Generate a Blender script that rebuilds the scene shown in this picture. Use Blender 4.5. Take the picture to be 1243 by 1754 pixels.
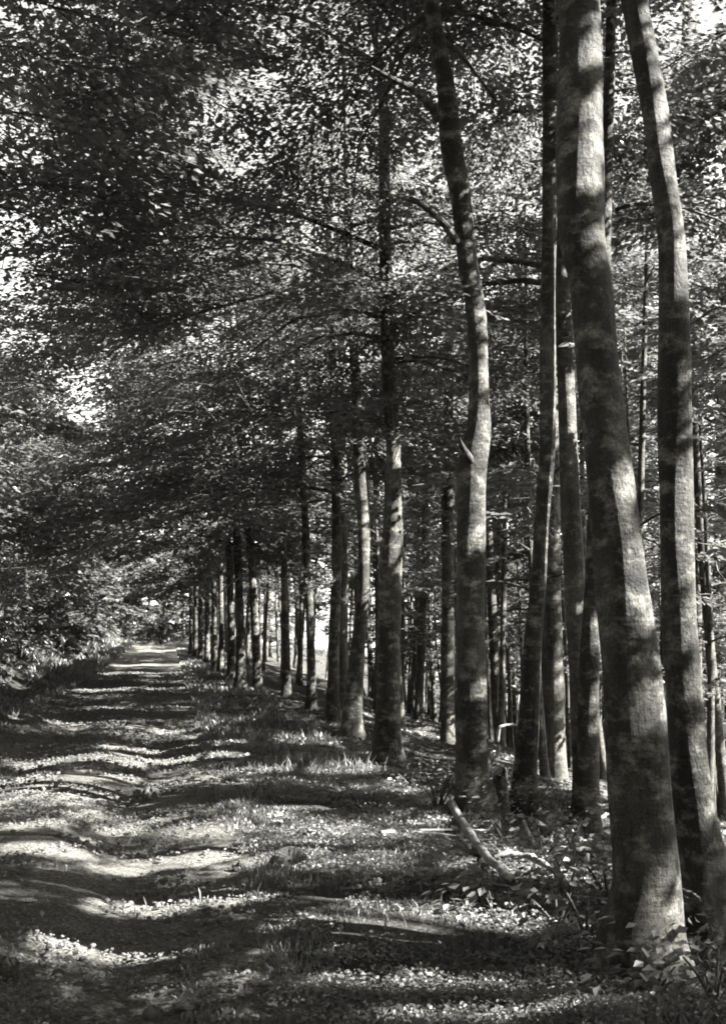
import bpy, math, random
import numpy as np
D = bpy.data
scn = bpy.context.scene
for o in list(D.objects): D.objects.remove(o)
rad = math.radians

# ------------------------------------------------------------------ camera
F, PW, PH = 1800.0, 1243.0, 1754.0           # focal length and frame in pixels of the photograph
CAMZ = 1.6
PITCH = math.atan((1085 - PH / 2) / F)
cam = D.objects.new('camera', D.cameras.new('camera')); scn.collection.objects.link(cam)
cam.location = (0, 0, CAMZ); cam.rotation_euler = (math.pi / 2 + PITCH, 0, 0)
cam.data.sensor_fit = 'VERTICAL'; cam.data.sensor_height = 24.0; cam.data.lens = 24.0 * F / PH
cam.data.clip_start = 0.1; cam.data.clip_end = 4000
scn.camera = cam

# ------------------------------------------------------------------ sky and sun
SUN_EL, SUN_AZ = 38.0, 103.0                   # azimuth clockwise from +Y
SUN = np.array([math.sin(rad(SUN_AZ)) * math.cos(rad(SUN_EL)), math.cos(rad(SUN_AZ)) * math.cos(rad(SUN_EL)), math.sin(rad(SUN_EL))])
w = D.worlds.new('World'); scn.world = w; w.use_nodes = True
nt = w.node_tree; nt.nodes.clear()
sky = nt.nodes.new('ShaderNodeTexSky'); sky.sky_type = 'NISHITA'; sky.sun_disc = False
sky.sun_elevation = rad(SUN_EL); sky.sun_rotation = rad(SUN_AZ)
bw = nt.nodes.new('ShaderNodeRGBToBW')        # the photograph is black and white
tint = nt.nodes.new('ShaderNodeCombineColor')
bg = nt.nodes.new('ShaderNodeBackground'); bg.inputs['Strength'].default_value = 0.05
wo = nt.nodes.new('ShaderNodeOutputWorld')
nt.links.new(sky.outputs[0], bw.inputs[0])
for i, k in enumerate((1.0, 0.99, 0.955)):
    m = nt.nodes.new('ShaderNodeMath'); m.operation = 'MULTIPLY'; m.inputs[1].default_value = k
    nt.links.new(bw.outputs[0], m.inputs[0]); nt.links.new(m.outputs[0], tint.inputs[i])
nt.links.new(tint.outputs[0], bg.inputs[0]); nt.links.new(bg.outputs[0], wo.inputs[0])
sl = D.lights.new('sun', 'SUN'); sl.energy = 5.0; sl.angle = rad(0.5); sl.color = (1, 0.985, 0.95)
so = D.objects.new('sun', sl); scn.collection.objects.link(so)
from mathutils import Vector
so.rotation_euler = Vector(SUN).to_track_quat('Z', 'Y').to_euler(); so.location = (30, 10, 40)
scn.view_settings.view_transform = 'Standard'; scn.view_settings.look = 'None'
scn.view_settings.gamma = 1; scn.view_settings.exposure = 3.8
cy = scn.cycles
cy.max_bounces = 4; cy.diffuse_bounces = 2; cy.glossy_bounces = 2; cy.transmission_bounces = 2; cy.transparent_max_bounces = 4
cy.use_denoising = True; cy.filter_width = 1.9; cy.sample_clamp_indirect = 4.0; cy.use_adaptive_sampling = True; cy.adaptive_threshold = 0.02

# ------------------------------------------------------------------ helpers
def rng_of(seed): return np.random.default_rng(seed)
def _hash(ix, iy, seed):
    h = (ix.astype(np.int64) * 374761393 + iy.astype(np.int64) * 668265263 + seed * 974634777) & 0x7fffffff
    h = ((h ^ (h >> 13)) * 1274126177) & 0x7fffffff
    return ((h ^ (h >> 16)) & 0xffff) / 65535.0
def vnoise(x, y, seed=0):
    ix, iy = np.floor(x), np.floor(y); fx, fy = x - ix, y - iy
    fx = fx * fx * (3 - 2 * fx); fy = fy * fy * (3 - 2 * fy)
    a, b = _hash(ix, iy, seed), _hash(ix + 1, iy, seed); c, d = _hash(ix, iy + 1, seed), _hash(ix + 1, iy + 1, seed)
    return (a + (b - a) * fx) * (1 - fy) + (c + (d - c) * fx) * fy
def sst(e0, e1, x):
    k = np.clip((x - e0) / (e1 - e0), 0, 1); return k * k * (3 - 2 * k)

A = rad(10.5); CA, SA = math.cos(A), math.sin(A)
def to_st(x, y): return -x * SA + y * CA, x * CA + y * SA
def to_xy(s, t): return -s * SA + t * CA, s * CA + t * SA
ROAD_L, ROAD_R = -2.75, 0.75
def softplus(x, k=1.0): return np.log1p(np.exp(np.clip(x / k, -30, 30))) * k
def base_h(s, t):
    """the ground without ruts"""
    sc = np.clip(s, 0, 95); z = 0.00012 * sc * sc + 0.0228 * np.clip(s - 95, 0, 60)
    tr = softplus(t - 2.7, 0.45); drop = 0.22 * np.minimum(tr, 5) + 0.38 * np.clip(tr - 5, 0, 22) + 0.24 * np.clip(tr - 27, 0, 40)
    tl = softplus(-(t + 3.1), 0.35); rise = 0.62 * np.minimum(tl, 2.6) + 0.30 * np.clip(tl - 2.6, 0, 30)
    z = z - drop + rise
    off = sst(0.9, 1.8, t) + sst(-2.8, -3.4, t)
    z = z + off * (0.22 * (vnoise(s * .55, t * .55, 3) - .5) + 0.10 * (vnoise(s * 1.7, t * 1.7, 4) - .5) + 0.04 * (vnoise(s * 5, t * 5, 5) - .5))
    z = z + 1.6 * sst(4, 25, np.abs(t)) * (vnoise(s * .06, t * .06, 6) - .5)
    return z
def road_h(s, t):
    wander = 0.16 * np.sin(s * .42 + .6) + 0.09 * np.sin(s * 1.07)
    r1 = np.exp(-((t + .12 - wander) / .33) ** 2); r2 = np.exp(-((t + 1.85 - wander) / .36) ** 2)
    hump = np.exp(-((t + .98 - wander) / .4) ** 2)
    z = -0.085 * r1 - 0.075 * r2 + 0.035 * hump
    far_ = 1 - .6 * sst(13, 24, s); z = z * far_
    z = z + far_ * 0.035 * (vnoise(s * .8, t * 1.1, 11) - .5) + far_ * 0.028 * (vnoise(s * 2.3, t * 2.6, 12) - .5) + 0.014 * (vnoise(s * 7, t * 7, 13) - .5)
    return z
def height(x, y):
    s, t = to_st(np.asarray(x, float), np.asarray(y, float))
    m = sst(ROAD_L - .5, ROAD_L + .3, t) * sst(ROAD_R + .6, ROAD_R - .3, t)
    return base_h(s, t) + m * road_h(s, t)

cP, sP = math.cos(PITCH), math.sin(PITCH)
FWD = np.array([0, cP, sP]); UPV = np.array([0, -sP, cP])
def ray(px, py): return FWD + np.array([1., 0, 0]) * ((px - PW / 2) / F) + UPV * ((PH / 2 - py) / F)
CAMP = np.array([0, 0, CAMZ])
def ground_at(px, py):
    d = ray(px, py); ks = np.geomspace(1.5, 300, 1500)
    p = CAMP + d * ks[:, None]; below = np.nonzero(p[:, 2] < height(p[:, 0], p[:, 1]))[0]
    k = ks[below[0]] if len(below) else 90.0
    q = CAMP + d * k; q[2] = float(height(q[0], q[1])); return q
def on_plane(px, py, y):
    """the point seen at a pixel, y metres in front"""
    d = ray(px, py); return CAMP + d * (y / d[1])
def depth(p): return float(np.dot(np.asarray(p) - CAMP, FWD))
def project(P):
    q = P - CAMP; d = q @ FWD; d = np.where(d < .05, .05, d)
    return PW / 2 + F * q[:, 0] / d, PH / 2 - F * (q @ UPV) / d, q @ FWD

class Geo:
    def __init__(self): self.v, self.f, self.m, self.n = [], [], [], 0
    def add(self, V, Q, mat=0):
        V = np.asarray(V, float).reshape(-1, 3); Q = np.asarray(Q, np.int64).reshape(-1, 4)
        self.v.append(V); self.f.append(Q + self.n); self.m.append(np.full(len(Q), mat, np.int32)); self.n += len(V)
    def mesh(self, name, mats, smooth=True, origin=(0, 0, 0)):
        me = D.meshes.new(name)
        V = np.concatenate(self.v) - np.asarray(origin, float); Q = np.concatenate(self.f); M = np.concatenate(self.m)
        me.vertices.add(len(V)); me.vertices.foreach_set('co', V.astype(np.float32).ravel())
        me.loops.add(Q.size); me.loops.foreach_set('vertex_index', Q.astype(np.int32).ravel())
        me.polygons.add(len(Q)); me.polygons.foreach_set('loop_start', np.arange(0, Q.size, 4, dtype=np.int32))
        me.polygons.foreach_set('material_index', M)
        me.polygons.foreach_set('use_smooth', np.full(len(Q), smooth))
        for m in mats: me.materials.append(m)
        me.update(calc_edges=True); return me
def link(name, me, parent=None, loc=None):
    o = D.objects.new(name, me); scn.collection.objects.link(o)
    if parent: o.parent = parent
    if loc is not None: o.location = loc
    return o
def tag(o, label=None, cat=None, group=None, kind=None):
    for k, v in (('label', label), ('category', cat), ('group', group), ('kind', kind)):
        if v: o[k] = v
    return o
def tubes(P, R, sides, wob=None):
    """P (m,k,3) centre lines, R (m,k) radii -> quads of m tubes"""
    P = np.asarray(P, float); R = np.asarray(R, float); m, k, _ = P.shape
    T = np.gradient(P, axis=1); T /= np.linalg.norm(T, axis=2, keepdims=True) + 1e-9
    mean = T.mean(axis=1); ref = np.where(np.abs(mean[:, 2:3]) > .8, np.array([[1., 0, 0]]), np.array([[0., 0, 1]]))
    N = np.cross(np.broadcast_to(ref[:, None, :], T.shape), T); N /= np.linalg.norm(N, axis=2, keepdims=True) + 1e-9
    B = np.cross(T, N); th = np.arange(sides) * 2 * math.pi / sides
    RR = np.broadcast_to(R[:, :, None], (m, k, sides)) if wob is None else R[:, :, None] * wob
    V = P[:, :, None, :] + RR[..., None] * (np.cos(th)[None, None, :, None] * N[:, :, None, :] + np.sin(th)[None, None, :, None] * B[:, :, None, :])
    i = np.arange(m)[:, None, None] * k * sides; j = np.arange(k - 1)[None, :, None] * sides; c = np.arange(sides)[None, None, :]; c2 = (c + 1) % sides
    Q = np.stack([i + j + c, i + j + c2, i + j + sides + c2, i + j + sides + c], axis=-1)
    return V.reshape(-1, 3), Q.reshape(-1, 4)
def catmull(P, n):
    P = np.asarray(P, float); u = np.linspace(0, len(P) - 1, n); i = np.minimum(u.astype(int), len(P) - 2); f = (u - i)[:, None]
    g = lambda k: P[np.clip(k, 0, len(P) - 1)]
    a, b, c, d = g(i - 1), g(i), g(i + 1), g(i + 2)
    return .5 * (2 * b + (c - a) * f + (2 * a - 5 * b + 4 * c - d) * f ** 2 + (3 * b - a - 3 * c + d) * f ** 3)
def leaf_quads(C, dirv, nor, L, Wd):
    """kite leaves, slightly folded"""
    side = np.cross(nor, dirv); side /= np.linalg.norm(side, axis=1, keepdims=True) + 1e-9
    L = np.asarray(L)[:, None]; Wd = np.asarray(Wd)[:, None]
    b = C - dirv * L * .5; t = C + dirv * L * .5 - nor * L * .06; m = C - dirv * L * .04 + nor * L * .04
    V = np.stack([b, m + side * Wd * .5, t, m - side * Wd * .5], axis=1)
    return V.reshape(-1, 3), np.arange(len(C) * 4).reshape(-1, 4)
def unit(v): return v / (np.linalg.norm(v, axis=-1, keepdims=True) + 1e-9)

# ------------------------------------------------------------------ materials (black and white, faintly warm)
def grey(v): return (v, v * .992, v * .955, 1)
def new_mat(name):
    m = D.materials.new(name); m.use_nodes = True; n = m.node_tree; n.nodes.clear()
    return m, n, n.nodes.new('ShaderNodeOutputMaterial')
def N(n, typ, **kw):
    o = n.nodes.new(typ)
    for k, v in kw.items():
        if k in o.inputs: o.inputs[k].default_value = v
        else: setattr(o, k, v)
    return o
def ramp(n, fac, stops):
    r = n.nodes.new('ShaderNodeValToRGB'); e = r.color_ramp.elements
    while len(e) < len(stops): e.new(.5)
    for el, (p, v) in zip(e, stops): el.position = p; el.color = grey(v)
    n.links.new(fac, r.inputs[0]); return r
def coords(n, obj_random=False):
    tc = n.nodes.new('ShaderNodeTexCoord'); out = tc.outputs['Object']
    if obj_random:
        oi = n.nodes.new('ShaderNodeObjectInfo'); mu = N(n, 'ShaderNodeMath', operation='MULTIPLY'); mu.inputs[1].default_value = 57.0
        n.links.new(oi.outputs['Random'], mu.inputs[0]); ad = N(n, 'ShaderNodeVectorMath', operation='ADD')
        n.links.new(out, ad.inputs[0]); n.links.new(mu.outputs[0], ad.inputs[1]); out = ad.outputs[0]
    return out
def noise(n, co, scale, detail=4, rough=.6, stretch=None):
    if stretch:
        mp = n.nodes.new('ShaderNodeMapping'); mp.inputs['Scale'].default_value = stretch; n.links.new(co, mp.inputs['Vector']); co = mp.outputs[0]
    t = N(n, 'ShaderNodeTexNoise'); t.inputs['Scale'].default_value = scale; t.inputs['Detail'].default_value = detail; t.inputs['Roughness'].default_value = rough
    n.links.new(co, t.inputs['Vector']); return t.outputs['Fac']
def mixc(n, fac, a, b, mode='MIX'):
    m = N(n, 'ShaderNodeMix', data_type='RGBA', blend_type=mode)
    if isinstance(fac, float): m.inputs[0].default_value = fac
    else: n.links.new(fac, m.inputs[0])
    n.links.new(a, m.inputs[6]); n.links.new(b, m.inputs[7]); return m.outputs[2]
def bark_material(name, lo, mid, hi, lichen):
    m, n, out = new_mat(name); co = coords(n, True)
    base = ramp(n, noise(n, co, 2.2, 6, .65, (1, 1, .55)), [(.3, lo), (.5, mid), (.68, hi)])
    streak = ramp(n, noise(n, co, 9, 5, .6, (1, 1, .16)), [(.35, .45), (.6, 1.0)])
    c = mixc(n, 1.0, base.outputs[0], streak.outputs[0], 'MULTIPLY')
    spots = ramp(n, noise(n, co, 5.5, 7, .68, (1, 1, 1.5)), [(.50, 0), (.72, 1)])
    pale = ramp(n, noise(n, co, 30, 3, .6), [(.3, lichen * .6), (.7, lichen)])
    c = mixc(n, spots.outputs[0], c, pale.outputs[0])
    rings = ramp(n, noise(n, co, 4, 4, .6, (.5, .5, 9)), [(.6, 1.0), (.72, .55)])
    c = mixc(n, 1.0, c, rings.outputs[0], 'MULTIPLY')
    vo = N(n, 'ShaderNodeTexVoronoi'); vo.inputs['Scale'].default_value = 1.7; mp = n.nodes.new('ShaderNodeMapping'); mp.inputs['Scale'].default_value = (1, 1, 1.3); n.links.new(co, mp.inputs['Vector']); n.links.new(mp.outputs[0], vo.inputs['Vector'])
    dz = noise(n, co, 14, 4, .6); ms = N(n, 'ShaderNodeMath', operation='MULTIPLY_ADD'); ms.inputs[1].default_value = .16; n.links.new(dz, ms.inputs[0]); n.links.new(vo.outputs['Distance'], ms.inputs[2])
    knot = ramp(n, ms.outputs[0], [(.15, .22), (.27, 1.0)]); c = mixc(n, 1.0, c, knot.outputs[0], 'MULTIPLY')
    fine = ramp(n, noise(n, co, 70, 6, .75), [(.38, .45), (.62, 1.15)]); c = mixc(n, 1.0, c, fine.outputs[0], 'MULTIPLY')
    p = N(n, 'ShaderNodeBsdfPrincipled', Roughness=.75); p.inputs['Specular IOR Level'].default_value = .25
    n.links.new(c, p.inputs['Base Color'])
    b1 = noise(n, co, 38, 6, .7, (1, 1, .5)); bu = N(n, 'ShaderNodeBump', Strength=.9, Distance=.03); n.links.new(b1, bu.inputs['Height'])
    b2 = noise(n, co, 7, 3, .6, (.6, .6, 2)); bv = N(n, 'ShaderNodeBump', Strength=.4, Distance=.06); n.links.new(b2, bv.inputs['Height'])
    n.links.new(bv.outputs[0], bu.inputs['Normal']); n.links.new(bu.outputs[0], p.inputs['Normal'])
    n.links.new(p.outputs[0], out.inputs[0]); return m
def leaf_material(name, lo, hi, trans, gloss=.07, scale=1.6):
    m, n, out = new_mat(name); co = coords(n, True)
    c = ramp(n, noise(n, co, scale, 5, .7), [(.36, lo), (.64, hi)]).outputs[0]
    df = N(n, 'ShaderNodeBsdfDiffuse'); tr = N(n, 'ShaderNodeBsdfTranslucent'); gl = N(n, 'ShaderNodeBsdfGlossy', Roughness=.38)
    gl.inputs[0].default_value = grey(.8)
    n.links.new(c, df.inputs[0]); br = N(n, 'ShaderNodeVectorMath', operation='SCALE'); br.inputs['Scale'].default_value = 1.55 if trans > .44 else 1.0; n.links.new(c, br.inputs[0]); n.links.new(br.outputs[0], tr.inputs[0])   # a leaf lets through more than it throws back
    m1 = N(n, 'ShaderNodeMixShader'); m1.inputs[0].default_value = trans; n.links.new(df.outputs[0], m1.inputs[1]); n.links.new(tr.outputs[0], m1.inputs[2])
    m2 = N(n, 'ShaderNodeMixShader'); m2.inputs[0].default_value = gloss; n.links.new(m1.outputs[0], m2.inputs[1]); n.links.new(gl.outputs[0], m2.inputs[2])
    n.links.new(m2.outputs[0], out.inputs[0]); return m
def rough_material(name, stops, scale, bump=.5, bscale=40, dist=.02, rnd=False, stops2=None, scale2=1.0, grit=0):
    m, n, out = new_mat(name); co = coords(n, rnd)
    c = ramp(n, noise(n, co, scale, 8, .72), stops).outputs[0]
    if stops2: c = mixc(n, 1.0, c, ramp(n, noise(n, co, scale2, 4, .6), stops2).outputs[0], 'MULTIPLY')
    if grit: c = mixc(n, 1.0, c, ramp(n, noise(n, co, grit, 3, .7), [(.36, .30), (.5, .9), (.66, 1.7)]).outputs[0], 'MULTIPLY')
    p = N(n, 'ShaderNodeBsdfPrincipled', Roughness=.9); p.inputs['Specular IOR Level'].default_value = .2; n.links.new(c, p.inputs['Base Color'])
    bu = N(n, 'ShaderNodeBump', Strength=bump, Distance=dist); n.links.new(noise(n, co, bscale, 8, .75), bu.inputs['Height'])
    n.links.new(bu.outputs[0], p.inputs['Normal']); n.links.new(p.outputs[0], out.inputs[0]); return m
M_BARK = bark_material('beech_bark', .009, .031, .085, .26)
M_BARK2 = bark_material('young_bark', .02, .055, .12, .2)
M_TWIG = rough_material('twig_bark', [(.3, .025), (.7, .07)], 8, .2)
M_LEAF = leaf_material('beech_leaf', .055, .125, .50)
M_LEAF2 = leaf_material('understorey_leaf', .05, .12, .42)
M_GRASS = leaf_material('grass_blade', .06, .18, .38, .04, 1.1)
M_LITTER = leaf_material('dead_leaf', .05, .22, .12, .04, 6.0)
M_GROUND = rough_material('forest_soil', [(.3, .025), (.5, .055), (.7, .11)], 9, 1.0, 28, .06, False, [(.35, .55), (.65, 1.0)], .8, 40)
n_ = M_GROUND.node_tree; pb_ = [x for x in n_.nodes if x.type == 'BSDF_PRINCIPLED'][0]; old = pb_.inputs['Base Color'].links[0].from_socket
tc_ = n_.nodes.new('ShaderNodeTexCoord'); dt = N(n_, 'ShaderNodeVectorMath', operation='DOT_PRODUCT'); dt.inputs[1].default_value = (CA, SA, 0); n_.links.new(tc_.outputs['Object'], dt.inputs[0])
mr = N(n_, 'ShaderNodeMapRange'); mr.inputs['From Min'].default_value = 26; mr.inputs['From Max'].default_value = 34; n_.links.new(dt.outputs['Value'], mr.inputs['Value'])
pale_far = ramp(n_, noise(n_, tc_.outputs['Object'], .6, 6, .7), [(.3, .14), (.7, .30)])  # pale dry-grass tone put in so the far ground looks backlit between trunks
n_.links.new(mixc(n_, mr.outputs[0], old, pale_far.outputs[0]), pb_.inputs['Base Color'])
M_ROAD = rough_material('gravel_road', [(.28, .055), (.5, .12), (.72, .23)], 26, 1.0, 45, .03, False, [(.3, .6), (.7, 1.0)], 1.3, 55)
M_STONE = rough_material('stone', [(.3, .04), (.5, .085), (.7, .15)], 16, .8, 25, .03, True)
M_PEBBLE = rough_material('pebble', [(.35, .03), (.65, .12)], 11, .3, 60, .01)
M_DEAD = rough_material('dead_wood', [(.3, .05), (.5, .14), (.7, .32)], 16, .6, 45, .01, True)

# ------------------------------------------------------------------ where the sun gets through the leaves
STRIPS = [  # (x0, y0, x1, y1, thickness, raggedness) of sun flecks on the ground
 (240,1114,318,1113,4,0),(195,1139,325,1137,5,0),(175,1153,330,1151,5,0),
 (130,1182,222,1180,5,0),(200,1179,330,1178,4,0),(335,1184,392,1182,4,0),(125,1213,212,1212,5,0),(260,1208,330,1209,3,0),
 (78,1232,150,1239,8,0),(130,1240,272,1244,9,0),(285,1246,362,1243,6,0),(170,1281,290,1279,5,0),(300,1276,420,1272,4,0),
 (45,1302,260,1302,10,0),(180,1295,420,1293,9,0),(120,1334,250,1326,7,0),(330,1330,492,1320,9,0),(520,1322,645,1320,13,0),
 (225,1395,305,1394,5,0),(175,1406,272,1405,9,0),(0,1420,115,1410,8,0),(395,1397,485,1396,5,0),(640,1414,775,1410,10,1),(470,1384,610,1382,7,1),
 (0,1456,172,1456,14,0),(225,1464,462,1455,18,0),(470,1424,640,1420,12,1),
 (160,1540,430,1524,20,0),(60,1606,440,1606,16,0),(520,1572,960,1580,44,1),(560,1612,760,1614,16,1),
 (600,1690,880,1688,9,1),(500,1680,720,1676,14,2),(0,1550,45,1550,14,0),(400,1535,520,1530,14,2),(440,1588,540,1576,16,1),
 (240,1742,470,1738,12,1),(620,1744,960,1745,12,1),(0,1360,90,1358,8,2),
 (930,1440,1000,1436,14,1),(830,1490,1000,1500,22,2),(880,1570,1060,1590,60,3),(1050,1690,1243,1680,50,3),(1000,1405,1060,1402,14,1),
 (650,1345,790,1380,24,2),(700,1250,800,1275,20,1),
 (150,1060,260,1100,50,1),(20,1225,120,1235,14,2),
]
_sx = np.array(STRIPS, float)
def fleck_mask(P):
    """True for leaves that stand between the sun and one of the flecks"""
    z0 = np.zeros(len(P))
    for _ in range(2):
        G = P - SUN * ((P[:, 2] - z0) / SUN[2])[:, None]
        s, t = to_st(G[:, 0], G[:, 1]); z0 = base_h(s, np.clip(t, -4.5, 6))
    G[:, 2] = z0
    px, py, d = project(G); hit = np.zeros(len(P), bool)
    ok = np.nonzero((d > 2) & (px > -60) & (px < 1300) & (py > 1040) & (py < 1800) & (P[:, 2] > z0 + 1.6))[0]
    if len(ok) == 0: return hit
    x, y = px[ok], py[ok]; gs, gt = s[ok], t[ok]
    rag = vnoise(gs * 1.9, gt * 1.3, 21) * .65 + vnoise(gs * 5.1, gt * 4.0, 22) * .35
    h = np.zeros(len(ok), bool); padpx = np.minimum(.05 * 2880 / d[ok] ** 2, 4.5)
    for x0, y0, x1, y1, th, rg in _sx:
        u = (x - x0) / (x1 - x0 + 1e-6); yc = y0 + (y1 - y0) * np.clip(u, 0, 1)
        end = np.clip(np.minimum(u, 1 - u) * (x1 - x0) / 14.0 + .6, 0, 1)
        h |= (end > 0) & (u > -.05) & (u < 1.05) & (np.abs(y - yc) < (th * np.where(y < 1230, .36, .5) + padpx) * end * (1.25 - .5 * rag)) & ((rag > .34 + .055 * rg) | (rg == 0))
    hit[ok] = h; return hit
def thin_mask(P, amount=.5):
    """clumpy gaps in the canopy on the sun's way to the boughs over the road and to the wood behind"""
    G = P - SUN * (P[:, 2] / SUN[2])[:, None]; s, t = to_st(G[:, 0], G[:, 1])
    n = vnoise(s * .75, t * .75, 23) * .55 + vnoise(s * 2.2, t * 2.2, 24) * .45
    far = sst(-3.3, -4.4, t); right = sst(4.5, 6.5, t)
    hit = n < np.maximum(far * amount, right * .6)
    if SHADE is not None:
        iu = np.clip(((P @ E1) / CELL).astype(int) + 800, 0, 1599); iv = np.clip(((P @ E2) / CELL).astype(int) + 800, 0, 1599); hit &= ~SHADE[iu, iv]
    return hit
E1 = np.cross(SUN, [0, 0, 1.]); E1 /= np.linalg.norm(E1); E2 = np.cross(E1, SUN); CELL = .15; SHADE = None
BEAMS = []                                     # (point on a trunk, radius)
def beam_mask(P, pad=.03):
    hit = np.zeros(len(P), bool)
    for q, r in BEAMS:
        v = P - q; k = v @ SUN
        hit |= (k > .25) & ((v * v).sum(1) - k * k < (r + pad) ** 2)
    hit &= vnoise(P[:, 0] * 3.1 + P[:, 2] * 1.7, P[:, 1] * 3.1 - P[:, 2] * 2.3, 77) > .2     # stray leaves break the light up
    return hit

# ------------------------------------------------------------------ trees
def trunk_geo(g, pts, rads, n, sides, seed, flare=.7, mat=0):
    C = catmull(np.column_stack([pts, rads]), n); P, R = C[:, :3], np.maximum(C[:, 3], .008)
    rr = rng_of(seed); th = np.arange(sides) * 2 * math.pi / sides; h = P[:, 2] - P[0, 2] - .25
    lob = sum(a * np.cos(k * th + p) for k, a, p in ((2, .22, rr.uniform(0, 6)), (3, .25, rr.uniform(0, 6)), (5, .22, rr.uniform(0, 6))))
    wob = 1 + flare * np.exp(-np.clip(h, 0, 9) / .26)[:, None] * (.75 + lob[None, :])
    q1, q2 = rr.uniform(0, 6, 2)
    wob = wob * (1 + .05 * np.sin(h[:, None] * 2.1 + 2 * th[None, :] + q1) + .035 * np.sin(h[:, None] * 5.3 - 3 * th[None, :] + q2))
    V, Q = tubes(P[None], R[None], sides, wob[None]); g.add(V, Q, mat)
    return P, R
def limbs_of(rr, P, R, z0, z1, nl, reach, bias_az=None, bias=0., rise=.35, droop=.25, low=1.0):
    """limb centre lines (nl,6,3) leaving the trunk line P between heights z0 and z1"""
    zz = z0 + (z1 - z0) * rr.uniform(0, 1, nl) ** low
    pz = P[:, 2]; sx = np.interp(zz, pz, P[:, 0]); sy = np.interp(zz, pz, P[:, 1]); r0 = np.interp(zz, pz, R)
    az = np.arange(nl) * 2.39996 + rr.uniform(0, 1.2, nl)
    f = (zz - z0) / (z1 - z0 + 1e-6); prof = np.sqrt(np.clip(1 - (f * .96) ** 2.2, .04, 1)) * rr.uniform(.65, 1.1, nl)
    L = reach * prof
    if bias_az is not None: L = L * (1 + bias * np.cos(az - bias_az))
    L = np.maximum(L, .5); u = np.linspace(0, 1, 6)
    rs = rise * rr.uniform(.5, 1.5, nl) + .5 * f; dr = droop * rr.uniform(.6, 1.5, nl)
    bend = rr.normal(0, .22, nl)
    a = az[:, None] + bend[:, None] * u[None, :]
    X = sx[:, None] + np.cos(a) * L[:, None] * u; Y = sy[:, None] + np.sin(a) * L[:, None] * u
    Z = zz[:, None] + L[:, None] * (rs[:, None] * u - (dr[:, None] + rs[:, None] * .45) * u ** 2)
    wig = rr.normal(0, .05, (nl, 6, 3)) * (u[None, :, None] * L[:, None, None] * .35)
    LB = np.stack([X, Y, Z], 2) + wig; LB[:, 0] = np.stack([X[:, 0], Y[:, 0], Z[:, 0]], 1)
    dense = LB[:, :-1, None, :] + (LB[:, 1:] - LB[:, :-1])[:, :, None, :] * np.linspace(0, 1, 5)[None, None, :, None]
    ok = ~beam_mask(dense.reshape(-1, 3)).reshape(nl, -1).any(1)
    if ok.sum() < 5: ok[:] = True
    return LB[ok], L[ok], np.minimum(r0 * .42, .012 + L * .012)[ok]
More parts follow.
